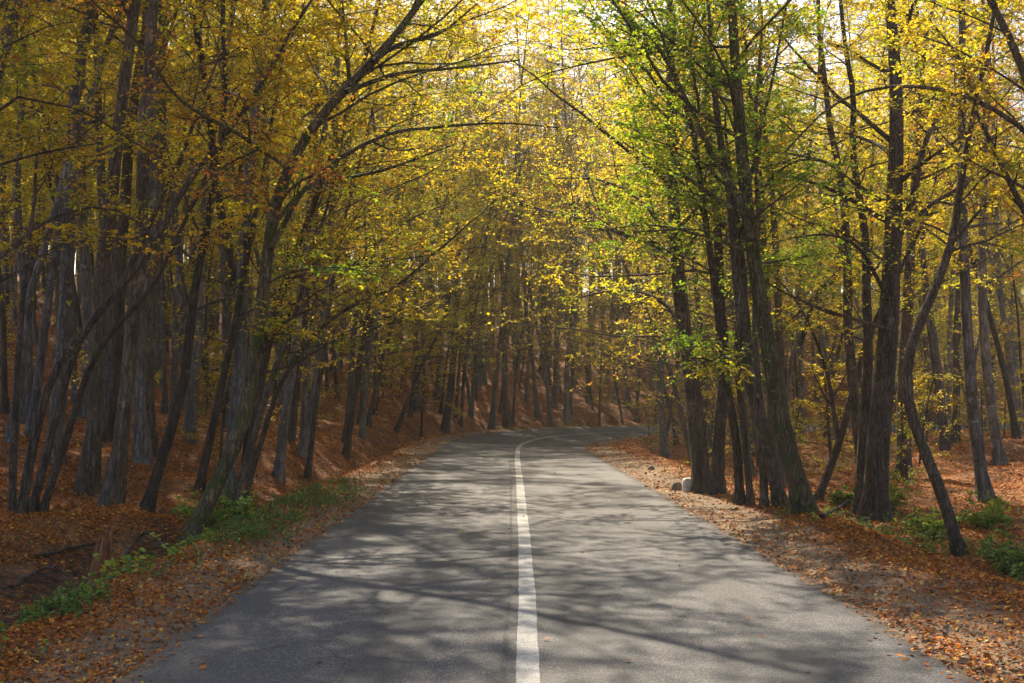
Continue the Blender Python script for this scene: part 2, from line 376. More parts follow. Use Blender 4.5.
U = np.repeat(cols[None], len(CL), 0); U[:, 0] += wl[0]; U[:, -1] += wl[1]
def on_road(U, lift): 
    P = CL[:, None, :] + CN[:, None, :] * U[..., None]; z = -bank(CS)[:, None] * U + lift; return np.concatenate([P, z[..., None]], -1)
top = on_road(U, .0); skirt0 = top[:, :1].copy(); skirt0[..., 2] -= .07; skirt1 = top[:, -1:].copy(); skirt1[..., 2] -= .07
G = np.concatenate([skirt0, top, skirt1], 1); a, b = G.shape[:2]; ii = np.arange(a * b).reshape(a, b)
F = np.stack([ii[:-1, :-1], ii[:-1, 1:], ii[1:, 1:], ii[1:, :-1]], -1).reshape(-1, 4)
Uc = np.concatenate([U[:, :1], U, U[:, -1:]], 1); tc = np.stack([(Uc + 3) / 6, np.clip(2.95 - abs(Uc), 0, 1), Uc * 0], -1).reshape(-1, 3)
acc = Acc(); acc.add(G.reshape(-1, 3), F, 0, True, tc); road = acc.obj('road', [M['asphalt']]); tag(road, kind='structure')

def strip(name, uc, wd, mat, lift, s0=-30, s1=140, seed=1, jit=.003):
    fine = np.arange(s0, s1, .25); q = np.random.default_rng(seed)
    cx = np.interp(fine, CS, CL[:, 0]); cyy = np.interp(fine, CS, CL[:, 1]); nxx = np.interp(fine, CS, CN[:, 0]); nyy = np.interp(fine, CS, CN[:, 1])
    u0 = uc(fine) - wd / 2 + q.normal(0, jit, len(fine)); u1 = uc(fine) + wd / 2 + q.normal(0, jit, len(fine))
    P = [np.stack([cx + nxx * u, cyy + nyy * u, -bank(fine) * u + lift], -1) for u in (u0, u1)]
    V = np.stack(P, 1); i = np.arange(len(fine) - 1)[:, None] * 2; acc = Acc(); acc.add(V, i + np.array([[0, 1, 3, 2]]))
    o = acc.obj(name, [mat]); tag(o, kind='structure'); return o
t = NT('road_paint'); v = t.coord(); p1 = t.noise(120, 3, .6, v); p2 = t.noise(6, 4, .6, v)
col = t.mix(t.ramp(p1, [(.40, 0.0), (.5, 1.0)]), (.12, .11, .10), (.40, .39, .37)); col = t.mix(t.ramp(p2, [(.4, 0.0), (.6, .7)]), col, (.20, .19, .175)); col = t.mix(t.ramp(t.noise(28, 5, .8, v), [(.60, 0.0), (.64, .85)]), col, (.06, .057, .055))
t.bsdf(col, .75, t.bump(p1, .3, .01), .1); M['paint'] = t.m
t = NT('road_paint_worn'); v = t.coord(); p1 = t.noise(90, 3, .7, v)
col = t.mix(t.ramp(p1, [(.45, 0.0), (.62, 1.0)]), (.04, .038, .037), (.15, .142, .132)); t.bsdf(col, .8, None, .06); M['worn'] = t.m
cen = lambda s: np.interp(s, [0, 8, 11, 16, 27, 40, 60], [-.12, -.12, -.065, -.01, .07, .16, .16])
strip('centre_line', cen, .165, M['paint'], .005, seed=3)
strip('faded_centre_line', lambda s: cen(s) - .155 - .002 * s, .035, M['worn'], .004, 2, 36, 4, .006)

# ---------------------------------------------------------------- trees
def trunk_from(P, r0, seed, mat, parent=None, r1=.02, k=12, flare=1.5, n=22, name='trunk'):
    q = np.random.default_rng(seed); V, F = trunk_tube(q, P, r0, r1, flare, k); a = Acc(); a.add(V, F, 0, True); return a.obj(name, [mat], parent)

def auto_limbs(rng, P, r0, n, t0, t1, length, rise=.75, toward=None, tw=0.0):
    t = t0 + (t1 - t0) * (np.arange(n) + rng.uniform(0, 1, n)) / n; S, T = along(P[None], t[None]); S, T = S[0], T[0]
    az = np.arange(n) * 2.4 + rng.uniform(0, .8, n); D = np.stack([np.cos(az), np.sin(az), np.zeros(n)], -1)
    if toward is not None: D = nrm(D + tw * np.array([*toward, 0]))
    el = rise * rng.uniform(.5, 1.3, n) * (.6 + .7 * t); D = nrm(D * np.cos(el)[:, None] + np.array([0, 0, 1.]) * np.sin(el)[:, None])
    L = length * rng.uniform(.6, 1.15, n) * (1.15 - .55 * (t - t0) / (t1 - t0 + 1e-6))
    if toward is not None: L = L * (1 + .35 * tw * (D[:, :2] @ np.array(toward)))
    limbs = grow(rng, S, D, L, 7, .13, rng.uniform(-.25, .25, n)); lr = np.clip(r0 * (1 - t) ** .75 * .42, .012, .09)
    return limbs, lr

def build_crown(rng, limbs, lr, pal, wood, parent, own_wood=True, **kw):
    a = Acc()
    if own_wood: a.add(*tubes(limbs, lr[:, None] * np.linspace(1, .25, limbs.shape[1])[None], 5), 1)
    foliage(rng, a, limbs, lr, pal, **kw); return a.obj('crown', [M['leaf'], wood], parent)

# prototypes: (kind, height, radius, crown start, limbs, limb length, palette, bark, lean, foliage settings)
PROTO = {}
def proto(key, seed, Ht, r0, t0, nlimb, llen, pal, bark, lean=.05, rise=.7, **kw):
    q = np.random.default_rng(seed); root = empty('tree', (0, 0, 0))
    base = np.array([[0, 0, -.15]]); d = nrm(np.array([[lean, 0, 1.]])); P = grow(q, base, d, np.array([Ht]), 16, .045, .25)[0]
    trunk_from(P, r0, seed, M[bark], root, k=10)
    limbs, lr = auto_limbs(q, P, r0, nlimb, t0, .98, llen, rise)
    build_crown(q, limbs, lr, pal, M[bark], root, **kw)
    PROTO[key] = root; return root
def copy_thing(root, loc, rz, scale=1.0):
    r = root.copy(); C.objects.link(r); r.location = loc; r.rotation_euler = (0, 0, rz); r.scale = (scale,) * 3
    for ch in root.children: c = ch.copy(); C.objects.link(c); c.parent = r
    return r
LK = dict(nb=8, nt=6, nl=14, bl=1.9, tl=.75, leaf=.099, tilt=.5)
proto('tall_a', 101, 23, .115, .36, 24, 4.6, 'gold', 'grey', .03, .8, **LK)
proto('tall_b', 102, 21, .085, .36, 24, 4.2, 'olive', 'grey', .06, .75, **LK)
proto('tall_c', 103, 24, .14, .40, 26, 5.2, 'gold', 'brown', .02, .85, **LK)
proto('slim_a', 104, 16, .08, .36, 20, 3.0, 'gold', 'dark', .16, .65, **dict(LK, nb=6))
proto('slim_b', 105, 14, .065, .36, 18, 2.8, 'olive', 'brown', -.14, .6, **dict(LK, nb=6))
proto('under_a', 106, 8.5, .06, .22, 16, 2.7, 'lemon', 'dark', .12, .35, **dict(LK, nb=6, bl=1.5, tl=.6, leaf=.08, tilt=.35))
proto('under_b', 107, 7, .05, .18, 15, 2.4, 'gold', 'dark', -.1, .3, **dict(LK, nb=6, bl=1.4, tl=.6, leaf=.08, tilt=.35))
SAP = dict(nb=5, nt=5, nl=8, bl=.8, tl=.38, leaf=.07, tilt=.3)
proto('sapling_a', 108, 3.2, .018, .15, 12, 1.15, 'gold', 'dark', .1, .25, **SAP)
proto('sapling_b', 109, 2.2, .014, .12, 10, .9, 'olive', 'dark', -.1, .2, **SAP)

def edge_proto(key, seed, Ht, r0, pal, bark, lean, llen, n=24, t0=.2, rise=.45, **kw):
    """roadside tree leaning along its own +X, with longer limbs on that side"""
    q = np.random.default_rng(seed); root = empty('roadside_tree', (0, 0, 0))
    base = np.array([[0, 0, -.15]]); d = nrm(np.array([[lean, 0, 1.]])); P = grow(q, base, d, np.array([Ht]), 16, .05, .05)[0]
    P[:, 0] += lean * 2.5 * np.linspace(0, 1, 17) ** 2
    trunk_from(P, r0, seed, M[bark], root, k=10)
    limbs, lr = auto_limbs(q, P, r0, n, t0, .98, llen, rise, (1, 0), .9)
    build_crown(q, limbs, lr, pal, M[bark], root, **kw); PROTO[key] = root
edge_proto('edge_a', 121, 15, .11, 'lemon', 'brown', .16, 4.6, **dict(LK, leaf=.085))
edge_proto('edge_b', 122, 13, .085, 'gold', 'dark', .24, 4.4, **dict(LK, leaf=.085))
edge_proto('edge_c', 123, 16, .12, 'olive', 'brown', .12, 4.8, **dict(LK, leaf=.085))
edge_proto('over_a', 124, 18, .12, 'lemon', 'brown', .16, 6.2, 26, .5, .3, **dict(LK, leaf=.11))
edge_proto('over_b', 125, 17, .10, 'gold', 'dark', .2, 6.0, 26, .5, .3, **dict(LK, leaf=.11))

# ---- trees one can tell apart: trunk courses traced, each at its own distance
HERO_XY = []
def hero(name, label, stems, limbs=(), pal='gold', bark='brown', Ht=14, n=16, llen=3.6, t0=.3, toward=(0, 0), tw=0., seed=1, group=None, Y=None, base=None, rise=.6, pal2=None, **kw):
    """stems: [(pixels, width_px, dY)], the first pixel is the foot on the ground; limbs: [(pixels, width_px, Y0 offset, Y1 offset)]"""
    q = np.random.default_rng(seed); foot = hit(*stems[0][0][0]) if base is None else np.array([*base, gz(*base)])
    root = empty(name, foot); o = foot.copy(); HERO_XY.append((foot[0], foot[1]))
    ws = []; 
    for i, (px, w, dY) in enumerate(stems):
        f = hit(*px[0]) if (base is None) else o
        if abs(f[1] - o[1]) > 2.5: f = at(px[0][0], px[0][1], o[1]); f[2] = gz(f[0], f[1])
        pts = [f - np.array([0, 0, .12])]; m = len(px) - 1
        for k in range(1, len(px)): pts.append(at(*px[k], f[1] + dY * k / m))
        r0 = w / FPX * f[1] * .42; pts = resample(pts, 14)
        have = pts[-1][2] - f[2]; d = nrm(pts[-1] - pts[-3])
        hh = Ht * (1 if i == 0 else q.uniform(.7, .95))
        if have < hh:
            ext = grow(q, pts[-1:], (d + np.array([0, 0, .3]))[None], np.array([hh - have]), 8, .07, .5)[0]; pts = np.vstack([pts, ext[1:]])
        P = resample(pts, 24) - o
        trunk_from(P, r0, seed * 7 + i, M[bark], root, k=14, flare=1.4, r1=.012)
        L, lr = auto_limbs(q, P, r0, max(6, int(n / (1 if i == 0 else 1.8))), t0, .98, llen * (1 if i == 0 else .75), rise, toward, tw); ws.append((L, lr))
    L = np.concatenate([w[0] for w in ws]); lr = np.concatenate([w[1] for w in ws])
    ac = Acc(); ac.add(*tubes(L, lr[:, None] * np.linspace(1, .25, 8)[None], 5), 1)
    k2 = dict(nb=6, nt=6, nl=13, bl=1.6, tl=.65, leaf=.076, fold=True, tilt=.42); k2.update(kw)
    foliage(q, ac, L, lr, pal, **k2)
    for px, w, y0, y1, *pp in limbs:
        m = len(px) - 1; P = resample([at(*p, o[1] + y0 + (y1 - y0) * k / m) for k, p in enumerate(px)], 12) - o
        r = w / FPX * (o[1] + y0) * .5; a = Acc(); a.add(*tubes(P[None], (r * np.linspace(1, .3, 13))[None], 7)); a.obj('limb', [M[bark]], root)
        k3 = dict(k2, nb=9, nt=5); k3.update(t0=.1, bl=k2['bl'] * .8); foliage(q, ac, P[None], np.array([r]), pp[0] if pp else pal, **k3)
    ac.obj('crown', [M['leaf'], M[bark]], root)
    tag(root, label, 'tree', group); return root

# left of the road
hero('mossy_tree', 'mossy brown tree leaning over the ditch, orange leaves at its fork',
     [([(185, 548), (212, 492), (240, 432), (257, 345), (267, 262), (276, 205), (300, 145), (345, 90), (388, 45), (425, -5)], 18, 1.5)],
     [([(345, 92), (372, 82), (400, 73), (455, 68), (520, 60)], 6, .8, 3.5, 'lemon'), ([(372, 62), (398, 45), (440, 33), (478, 3)], 6, 1, 2.5, 'lemon'),
      ([(288, 168), (240, 135), (180, 100), (140, 45), (85, -5)], 5, .4, -3.5, 'orange'), ([(272, 225), (330, 165), (388, 134), (430, 128), (500, 123), (562, 128)], 6, .3, 5, 'lemon'),
      ([(270, 250), (310, 182), (345, 178), (390, 168), (450, 146)], 6, .3, 3, 'green'), ([(350, 86), (346, 40), (342, -5)], 5, .8, 1, 'gold'),
      ([(262, 352), (272, 336), (284, 322)], 11, 0, -.2, 'olive'), ([(268, 282), (300, 270), (345, 268), (385, 278)], 3.5, 0, -1, 'green'), ([(276, 208), (290, 190), (312, 176), (330, 188)], 4, 0, -1.2, 'orange'), ([(274, 215), (262, 190), (245, 178)], 3, 0, -1.2, 'orange')],
     'olive', 'mossy', 14, 18, 4.4, .5, (1, 0), .9, 201, bl=1.6)
hero('slender_tree', 'slender dark tree standing alone on brown leaves between stump and mossy tree',
     [([(144, 510), (163, 455), (184, 380), (193, 300), (206, 230), (224, 110), (222, 10)], 12, 1)], (), 'gold', 'dark', 13, 14, 2.8, .3, seed=202)
hero('slender_tree', 'thin dark tree just behind the foot of the mossy leaning tree',
     [([(197, 490), (213, 425), (233, 330), (250, 240), (268, 150)], 9, 1)], (), 'olive', 'dark', 11, 12, 2.6, .35, seed=203)
hero('grey_tree', 'broad grey trunk rising straight behind the mossy leaning tree',
     [([(222, 496), (238, 400), (241, 300), (250, 160), (266, 0)], 17, 1)], (), 'gold', 'grey', 20, 18, 4, .4, seed=204)
hero('twin_stem_tree', 'pair of thin brown stems beside the start of the green verge',
     [([(232, 508), (256, 430), (275, 370), (300, 300)], 8, 1), ([(240, 508), (262, 440), (283, 380), (330, 320), (390, 290)], 6, 1)], (), 'olive', 'brown', 9, 12, 2.4, .35, (1, 0), .5, seed=205)
hero('grey_tree', 'grey tree with a mossy foot at the upper end of the green verge',
     [([(278, 480), (285, 420), (296, 340), (310, 220), (330, 100)], 11, 1)], (), 'gold', 'grey', 17, 16, 3.4, .35, seed=206)
hero('grey_tree', 'grey tree above the bank where the green verge ends',
     [([(302, 456), (316, 392), (325, 300), (333, 190), (338, 60)], 12, 1)], (), 'gold', 'grey', 18, 18, 3.6, .35, seed=207)
hero('slender_tree', 'thin dark tree on the bank with one low arching branch',
     [([(345, 456), (357, 385), (368, 315), (365, 230)], 7, 0)], [([(362, 335), (382, 325), (410, 318), (440, 290), (480, 260)], 3, 0, 3, 'lemon')], 'lemon', 'dark', 11, 14, 3, .35, (1, 0), .6, seed=208)
hero('bank_tree', 'dark brown tree on the roadside bank just before the bend',
     [([(444, 432), (450, 395), (455, 330), (458, 240), (452, 150)], 9, 0)], (), 'gold', 'brown', 16, 20, 4, .3, (1, 0), .5, seed=209)
hero('slender_tree', 'thin leaning tree on the bank between the bend and the forked tree',
     [([(395, 432), (420, 370), (440, 330), (458, 270)], 5, 0)], (), 'olive', 'dark', 11, 14, 3, .3, (1, 0), .5, seed=210)
hero('leaning_clump_tree', 'clump of dark stems leaning across, growing from one dark foot on the leafy slope',
     [([(20, 515), (34, 440), (55, 372), (95, 318), (150, 252)], 10, 0), ([(30, 512), (52, 432), (78, 345), (120, 285)], 9, 1), ([(40, 512), (66, 440), (96, 355), (150, 290)], 8, -1),
      ([(12, 512), (14, 430), (20, 330), (30, 230)], 8, 1)], (), 'gold', 'dark', 10, 10, 2.2, .62, (1, 0), .4, seed=211)
hero('grey_tree', 'thick grey trunk with a dark hollow foot behind the leaning clump of stems',
     [([(52, 462), (60, 380), (66, 290), (72, 120), (92, 0)], 18, 0)], (), 'gold', 'grey', 19, 16, 3.6, .4, seed=212)
hero('grey_tree', 'pale bluish grey trunk standing upright upslope of the leaning clump',
     [([(105, 432), (108, 330), (100, 150), (95, 0)], 13, 0)], (), 'gold', 'grey', 20, 18, 3.8, .4, seed=213)
hero('grey_tree', 'grey trunk with a dark foot close beside the pale bluish grey trunk',
     [([(86, 416), (88, 330), (82, 200), (80, 40)], 13, 0)], (), 'gold', 'grey', 20, 18, 3.8, .4, seed=214)
hero('grey_tree', 'grey trunk with a wide flared foot in a sunlit patch of leaves',
     [([(156, 386), (160, 320), (150, 200), (140, 60)], 13, 0)], (), 'orange', 'grey', 20, 18, 3.8, .4, seed=215)
hero('overhanging_tree', 'tree whose bare arching branches reach in over the leaf-covered slope',
     [([(-75, 560), (-70, 420), (-60, 260), (-40, 60)], 16, 0)],
     [([(-62, 300), (0, 258), (38, 226), (85, 208), (130, 216), (165, 255)], 5, 0, 1, 'gold'), ([(-55, 230), (0, 108), (40, 102), (85, 112), (130, 140), (165, 160)], 4.5, 0, 1, 'olive'),
      ([(-62, 320), (20, 270), (60, 245), (120, 240), (190, 235)], 3, 0, 2, 'gold'), ([(-50, 150), (0, 5), (40, -2), (90, 15)], 6, 0, 0, 'orange')],
     'gold', 'dark', 12, 12, 2.8, .4, seed=216, base=(-9.2, 17), bl=1.2)
# right of the road
hero('forked_tree', 'dark thick trunk with a second stem, right behind the white kilometre stone',
     [([(702, 492), (696, 420), (690, 370), (679, 290), (672, 180)], 20, 0), ([(716, 494), (719, 430), (724, 370), (720, 300)], 14, .5)],
     [([(683, 330), (660, 300), (620, 290), (570, 300)], 4, 0, 2, 'lemon'), ([(676, 250), (640, 200), (600, 180), (555, 178)], 5, 0, 4, 'lemon')], 'lemon', 'dark', 14, 18, 3.4, .3, (-1, 0), .6, seed=221)
hero('clump_tree', 'bunch of thin stems between the forked trunk and the big leaning trunks',
     [([(740, 505), (736, 440), (724, 370), (715, 290), (700, 180)], 10, 0), ([(752, 505), (744, 430), (738, 360), (740, 260)], 7, 0), ([(764, 508), (762, 440), (752, 370), (745, 300)], 9, .5)],
     [([(718, 350), (700, 346), (685, 350)], 3, 0, -1.5, 'green'), ([(722, 374), (712, 362), (696, 358), (676, 362)], 3, 0, -2, 'green'), ([(724, 372), (716, 360), (726, 356), (738, 364)], 3, -.3, -2, 'lemon')], 'green', 'dark', 10, 14, 2.6, .35, (-1, 0), .6, seed=222)
hero('leaning_tree', 'leaning brown trunk with a flaring foot and a long limb arching over the road',
     [([(806, 513), (795, 470), (784, 434), (770, 353), (762, 310), (750, 230), (742, 150), (735, 60)], 22, 1)],
     [([(752, 240), (735, 190), (715, 160), (688, 105), (660, 50), (610, 0)], 9, .2, 1.5, 'lemon'), ([(735, 210), (690, 180), (660, 165), (620, 140)], 5, .2, 3, 'green'), ([(715, 165), (693, 165), (699, 110), (690, 50), (700, 0)], 5, .7, .7, 'lemon'),
      ([(745, 250), (700, 235), (650, 225), (590, 232)], 4, .2, 3, 'green'), ([(748, 215), (770, 180), (800, 160), (840, 165)], 4, .2, -1, 'green')],
     'green', 'mossy', 13, 18, 4.4, .45, (-1, 0), .8, seed=223, nt=7, nl=14)
hero('leaning_tree', 'slimmer brown trunk leaning just before the one with the flaring foot',
     [([(783, 508), (764, 434), (751, 382), (742, 328), (733, 230)], 15, 0), ([(776, 506), (770, 450), (760, 400), (755, 330), (757, 240)], 8, .3)], (), 'green', 'brown', 10, 14, 3.2, .4, (-1, 0), .6, seed=224, nt=7, nl=14)
hero('forked_tree', 'bent tree beside the flaring foot, its forks spreading apart at mid height',
     [([(815, 500), (838, 445), (854, 385), (866, 345), (885, 300), (915, 240)], 9, 0)],
     [([(838, 440), (826, 370), (802, 310), (770, 270)], 5, 0, .5, 'gold'), ([(800, 345), (815, 300), (840, 270), (836, 230), (790, 225)], 5, 2, 2, 'gold')], 'olive', 'dark', 8, 12, 2.2, .4, seed=225)
hero('large_tree', 'largest dark trunk with furrowed bark and two stems, green bush at its foot',
     [([(872, 520), (878, 440), (886, 350), (893, 230), (896, 100), (888, -20)], 28, .5), ([(858, 516), (864, 430), (868, 350), (866, 290)], 13, .5)],
     [([(893, 250), (912, 200), (930, 130), (975, 60)], 9, .3, 0, 'lemon'), ([(889, 300), (860, 250), (830, 235), (790, 238)], 5, 0, -1, 'green'), ([(880, 200), (850, 180), (820, 160), (760, 150)], 5, 0, -2, 'green'),
      ([(890, 330), (850, 318), (800, 300), (740, 268)], 4, 0, -1.5, 'olive')],
     'lemon', 'dark', 15, 16, 3.4, .35, (-1, 0), .3, seed=226)
hero('stout_tree', 'dark trunk half hidden behind the largest furrowed trunk',
     [([(905, 480), (904, 400), (908, 300), (915, 180), (925, 40)], 17, 0)], (), 'lemon', 'brown', 15, 16, 3.2, .35, seed=227)
hero('curved_tree', 'curved dark stem bending like a bow, rising from green weeds beyond the berm',
     [([(962, 556), (944, 500), (920, 440), (907, 388), (912, 340), (930, 300), (952, 240), (964, 160), (985, 60), (1000, -20)], 13, 0)],
     [([(955, 240), (990, 200), (1024, 175)], 4, 0, 0, 'gold'), ([(975, 100), (960, 60), (930, 20)], 4, 0, 0, 'lemon')], 'lemon', 'dark', 10, 12, 2.6, .45, seed=228)
hero('grey_tree', 'straight grey trunk on open brown leaves beyond the curved stem',
     [([(985, 500), (975, 430), (967, 330), (962, 200), (962, 40)], 14, 0)], (), 'gold', 'grey', 18, 18, 3.6, .35, seed=229)
hero('grey_tree', 'grey trunk just beyond the straight grey one, its foot hidden by it',
     [([(1000, 465), (990, 400), (982, 300), (985, 150)], 12, 0)], (), 'orange', 'grey', 18, 18, 3.6, .3, seed=230)
hero('overhanging_tree', 'tree whose long bowed branch arches in above the curved stem',
     [([(1085, 600), (1075, 430), (1060, 260), (1040, 120), (1010, 40), (985, -10)], 17, 0)],
     [([(1052, 165), (1024, 130), (975, 100), (930, 88), (880, 88), (830, 107), (785, 152)], 6, 0, .6, 'lemon'), ([(1050, 240), (1024, 210), (985, 130), (960, 80)], 8, 0, 1, 'gold')],
     'lemon', 'dark', 11, 12, 2.6, .4, seed=231, base=(8.3, 16.5), bl=1.2)

# ---- the forest: every tree an object, the many far ones copies of a few kinds
rng = np.random.default_rng(77)
def in_view(x, y, m): return y > 4 and abs(x - .006 * y) < .45 * y + m
placed = [tuple(p) for p in HERO_XY]
def far_enough(x, y, d): return all((x - a) ** 2 + (y - b) ** 2 > d * d for a, b in placed)
# roadside trees leaning in over the road
EDGE = [(-7.6, 22, 'over_a'), (-7.2, 32, 'over_b'), (8.1, 25.5, 'over_b'), (8.6, 34, 'over_a'), (-7.0, 55, 'over_a'), (10.8, 50, 'over_b'), (-6.6, 29, 'edge_b'), (-7.2, 38, 'edge_a'), (-6.4, 46, 'edge_c'), (-6.5, 54, 'edge_b'), (-5.2, 62, 'edge_a'), (-3.0, 69, 'edge_c'), (.5, 75.5, 'edge_b'), (4.5, 79, 'edge_a'), (9.5, 82, 'edge_c'),
        (16, 84, 'edge_b'), (7.4, 31, 'edge_c'), (8.2, 38, 'edge_a'), (7.6, 46, 'edge_b'), (9.5, 53, 'edge_c'), (12, 60, 'edge_a'), (17, 66, 'edge_b'), (24, 68, 'edge_a'), (24, 84, 'edge_c')]
used = set()
def place(key, x, y, rz, s, name, label, cat, group):
    z = gz(x, y); r = copy_thing(PROTO[key], (x, y, z), rz, s); r.name = name; tag(r, label, cat, group); placed.append((x, y)); return r
for x, y, k in EDGE:
    u, s = road_coords(x, y); i = int(np.argmin(abs(CS - s[0]))); c = CL[i]
    a = math.atan2(c[1] - y, c[0] - x)
    side = 'the outer bank' if u[0] < 0 else 'the inner side'
    far = s[0] > 58
    place(k, x, y, a + rng.uniform(-.3, .3), rng.uniform(1.0, 1.2) * (.85 if 58 < s[0] < 80 else 1), 'roadside_tree',
          ('tree leaning over the ' + ('curve' if far else 'straight stretch') + ' from ' + side), 'tree',
          'trees leaning over the road, ' + ('far' if far else 'near') + (' outer' if u[0] < 0 else ' inner') + ' edge')
cand = []
for _ in range(60000):
    y = 20 + 150 * rng.uniform() ** .8; x = rng.uniform(-.62, .62) * y
    if not in_view(x, y, 2.0): continue
    cand.append((x, y))
cand = np.array(cand); cu, cs_ = road_coords(cand[:, 0], cand[:, 1])
forest = []
for (x, y), u, s in zip(cand, cu, cs_):
    v = max(-u - WL, u - WR)
    if v < (3.0 if u < 0 else 3.2): continue
    if y < 26 and abs(u) < 9: continue
    d = 1.9 + .010 * y + (.5 if y > 70 else 0)
    if u < 0 and s > 55 and y < 110: d = 2.25
    if u > 0 and y < 50: d *= 1.5
    if not far_enough(x, y, d): continue
    placed.append((x, y)); forest.append((x, y, u, s))
forest.sort(key=lambda p: p[1])
for x, y in [(1.5, 83), (4.0, 87), (6.2, 84.5), (8.5, 89), (-1.5, 86), (3, 93), (7, 96), (12, 88), (16, 90), (20, 87.5), (25, 91), (30, 88), (18, 96), (13, 95)]: forest.insert(0, (x, y, -12., 80.))
forest = [p for i, p in enumerate(forest) if i < 14 or min((p[0] - q[0]) ** 2 + (p[1] - q[1]) ** 2 for q in forest[:14]) > 4]
ZONES = {
 'lh': 'on the leaf-covered slope above the ditch', 'lf': 'high on the slope beyond the ditch',
 'b': 'on the hillside behind the bend', 'rh': 'on leafy ground inside the bend', 'rf': 'deep in the forest inside the bend'}
KIND = {'tall_a': 'tall grey-barked tree', 'tall_b': 'tall slimmer tree with olive leaves', 'tall_c': 'thick brown-barked tree', 'slim_a': 'slim dark leaning tree', 'slim_b': 'slim brown leaning tree',
        'under_a': 'low yellow-leaved understorey tree', 'under_b': 'low golden understorey tree'}
NI = 275; far_list = forest[NI:]
for i_, (x, y, u, s) in enumerate(forest[:NI]):
    z = ('lh' if y < 45 else 'lf') if (u < 0 and (x / y < -.16 or y < 66)) else ('b' if u < 0 else ('rh' if y < 42 else 'rf'))
    k = rng.choice(['tall_a', 'tall_b', 'tall_c', 'slim_a', 'slim_b', 'under_a', 'under_b'], p=([.24, .24, .10, .20, .18, .02, .02] if z in ('rh', 'lh') else ([.22, .2, .10, .10, .10, .16, .12] if z == 'b' else [.24, .22, .12, .12, .12, .1, .08])))
    if i_ < 14: k = ['tall_a', 'tall_b', 'tall_c'][i_ % 3]
    nm = {'t': 'tall_tree', 's': 'slim_tree', 'u': 'understorey_tree'}[k[0]]
    place(k, x, y, rng.uniform(0, 6.28), rng.uniform(.85, 1.15) * ((1.24 if y < 108 else 1.1) if z == 'b' and k[0] == 't' else 1), nm, KIND[k] + ' ' + ZONES[z], 'tree', KIND[k] + 's ' + ZONES[z])
print('forest', len(forest), 'far', len(far_list), 'last individual y', forest[min(NI, len(forest) - 1)][1])
# saplings
ns = 0
for _ in range(4000):
    y = 15 + 45 * rng.uniform(); x = rng.uniform(-.5, .5) * y; u, s = road_coords(x, y); v = max(-u[0] - WL, u[0] - WR)
    if v < 3.0 or (y < 19 and abs(x) < 7) or not far_enough(x, y, 1.3): continue
    onleft = u[0] < 0
    if not onleft and y < 30: continue
    if rng.uniform() < (.8 if x / y < -.25 else .5): continue
    if sum(1 for q in C.objects if q.name.startswith('sapling') and q.parent is None and q.location.x < 0 and q.location.y < 30) >= 6 and onleft and y < 30: continue
    place('sapling_a' if rng.uniform() < .55 else 'sapling_b', x, y, rng.uniform(0, 6.28), rng.uniform(.7, 1.25), 'sapling',
          'thin young tree with flat sprays of yellow leaves ' + ('among the trunks above the ditch' if onleft else 'among the trunks inside the bend'), 'sapling',
          'saplings ' + ('above the ditch' if onleft else 'inside the bend'))
    ns += 1
    if ns >= 34: break
# distant wood: one mass
def low_tree(seed, Ht, r0, t0, nl_, ll, pal):
    q = np.random.default_rng(seed); P = grow(q, np.array([[0, 0, -.3]]), np.array([[.03, 0, 1.]]), np.array([float(Ht)]), 8, .04, .2)[0]
    a = Acc(); V, F = tubes(P[None], (r0 * (1 - np.linspace(0, 1, 9)) ** .75 + .02)[None], 6); a.add(V, F, 1)
    limbs, lr = auto_limbs(q, P, r0, nl_, t0, .98, ll, .7); a.add(*tubes(limbs, lr[:, None] * np.linspace(1, .25, 8)[None], 3), 1)
    foliage(q, a, limbs, lr, pal, nb=6, nt=3, nl=7, bl=1.9, tl=1.0, leaf=.19, tilt=.6)
    return [np.concatenate(z) for z in (a.v, a.f, a.m, a.s, a.c)]
lows = [low_tree(301, 22, .2, .3, 20, 4.6, 'gold'), low_tree(302, 19, .15, .25, 20, 4, 'olive'), low_tree(303, 12, .09, .15, 16, 3.2, 'gold'), low_tree(304, 24, .22, .35, 20, 5, 'orange')]
acc = Acc()
extra = []
for _ in range(5000):
    y = rng.uniform(120, 240); x = rng.uniform(-.5, .5) * y
    if all((x - a) ** 2 + (y - b) ** 2 > 30 for a, b in extra): extra.append((x, y))
    if len(extra) > 230: break
for x, y in [(p[0], p[1]) for p in far_list] + extra:
    V, F_, mi, sm, cc = lows[rng.integers(0, 4)]; a = rng.uniform(0, 6.28); s = rng.uniform(.85, 1.2); c_, s_ = math.cos(a) * s, math.sin(a) * s
    Vn = np.stack([V[:, 0] * c_ - V[:, 1] * s_ + x, V[:, 0] * s_ + V[:, 1] * c_ + y, V[:, 2] * s + gz(x, y)], -1)
    acc.v.append(Vn); acc.f.append(F_ + acc.n); acc.n += len(Vn); acc.m.append(mi); acc.s.append(sm); acc.c.append(cc * rng.uniform(.85, 1.1))
o = acc.obj('distant_wood', [M['leaf'], M['grey']]); tag(o, 'distant golden wood closing the view far up the hillside', 'woodland', kind='stuff')

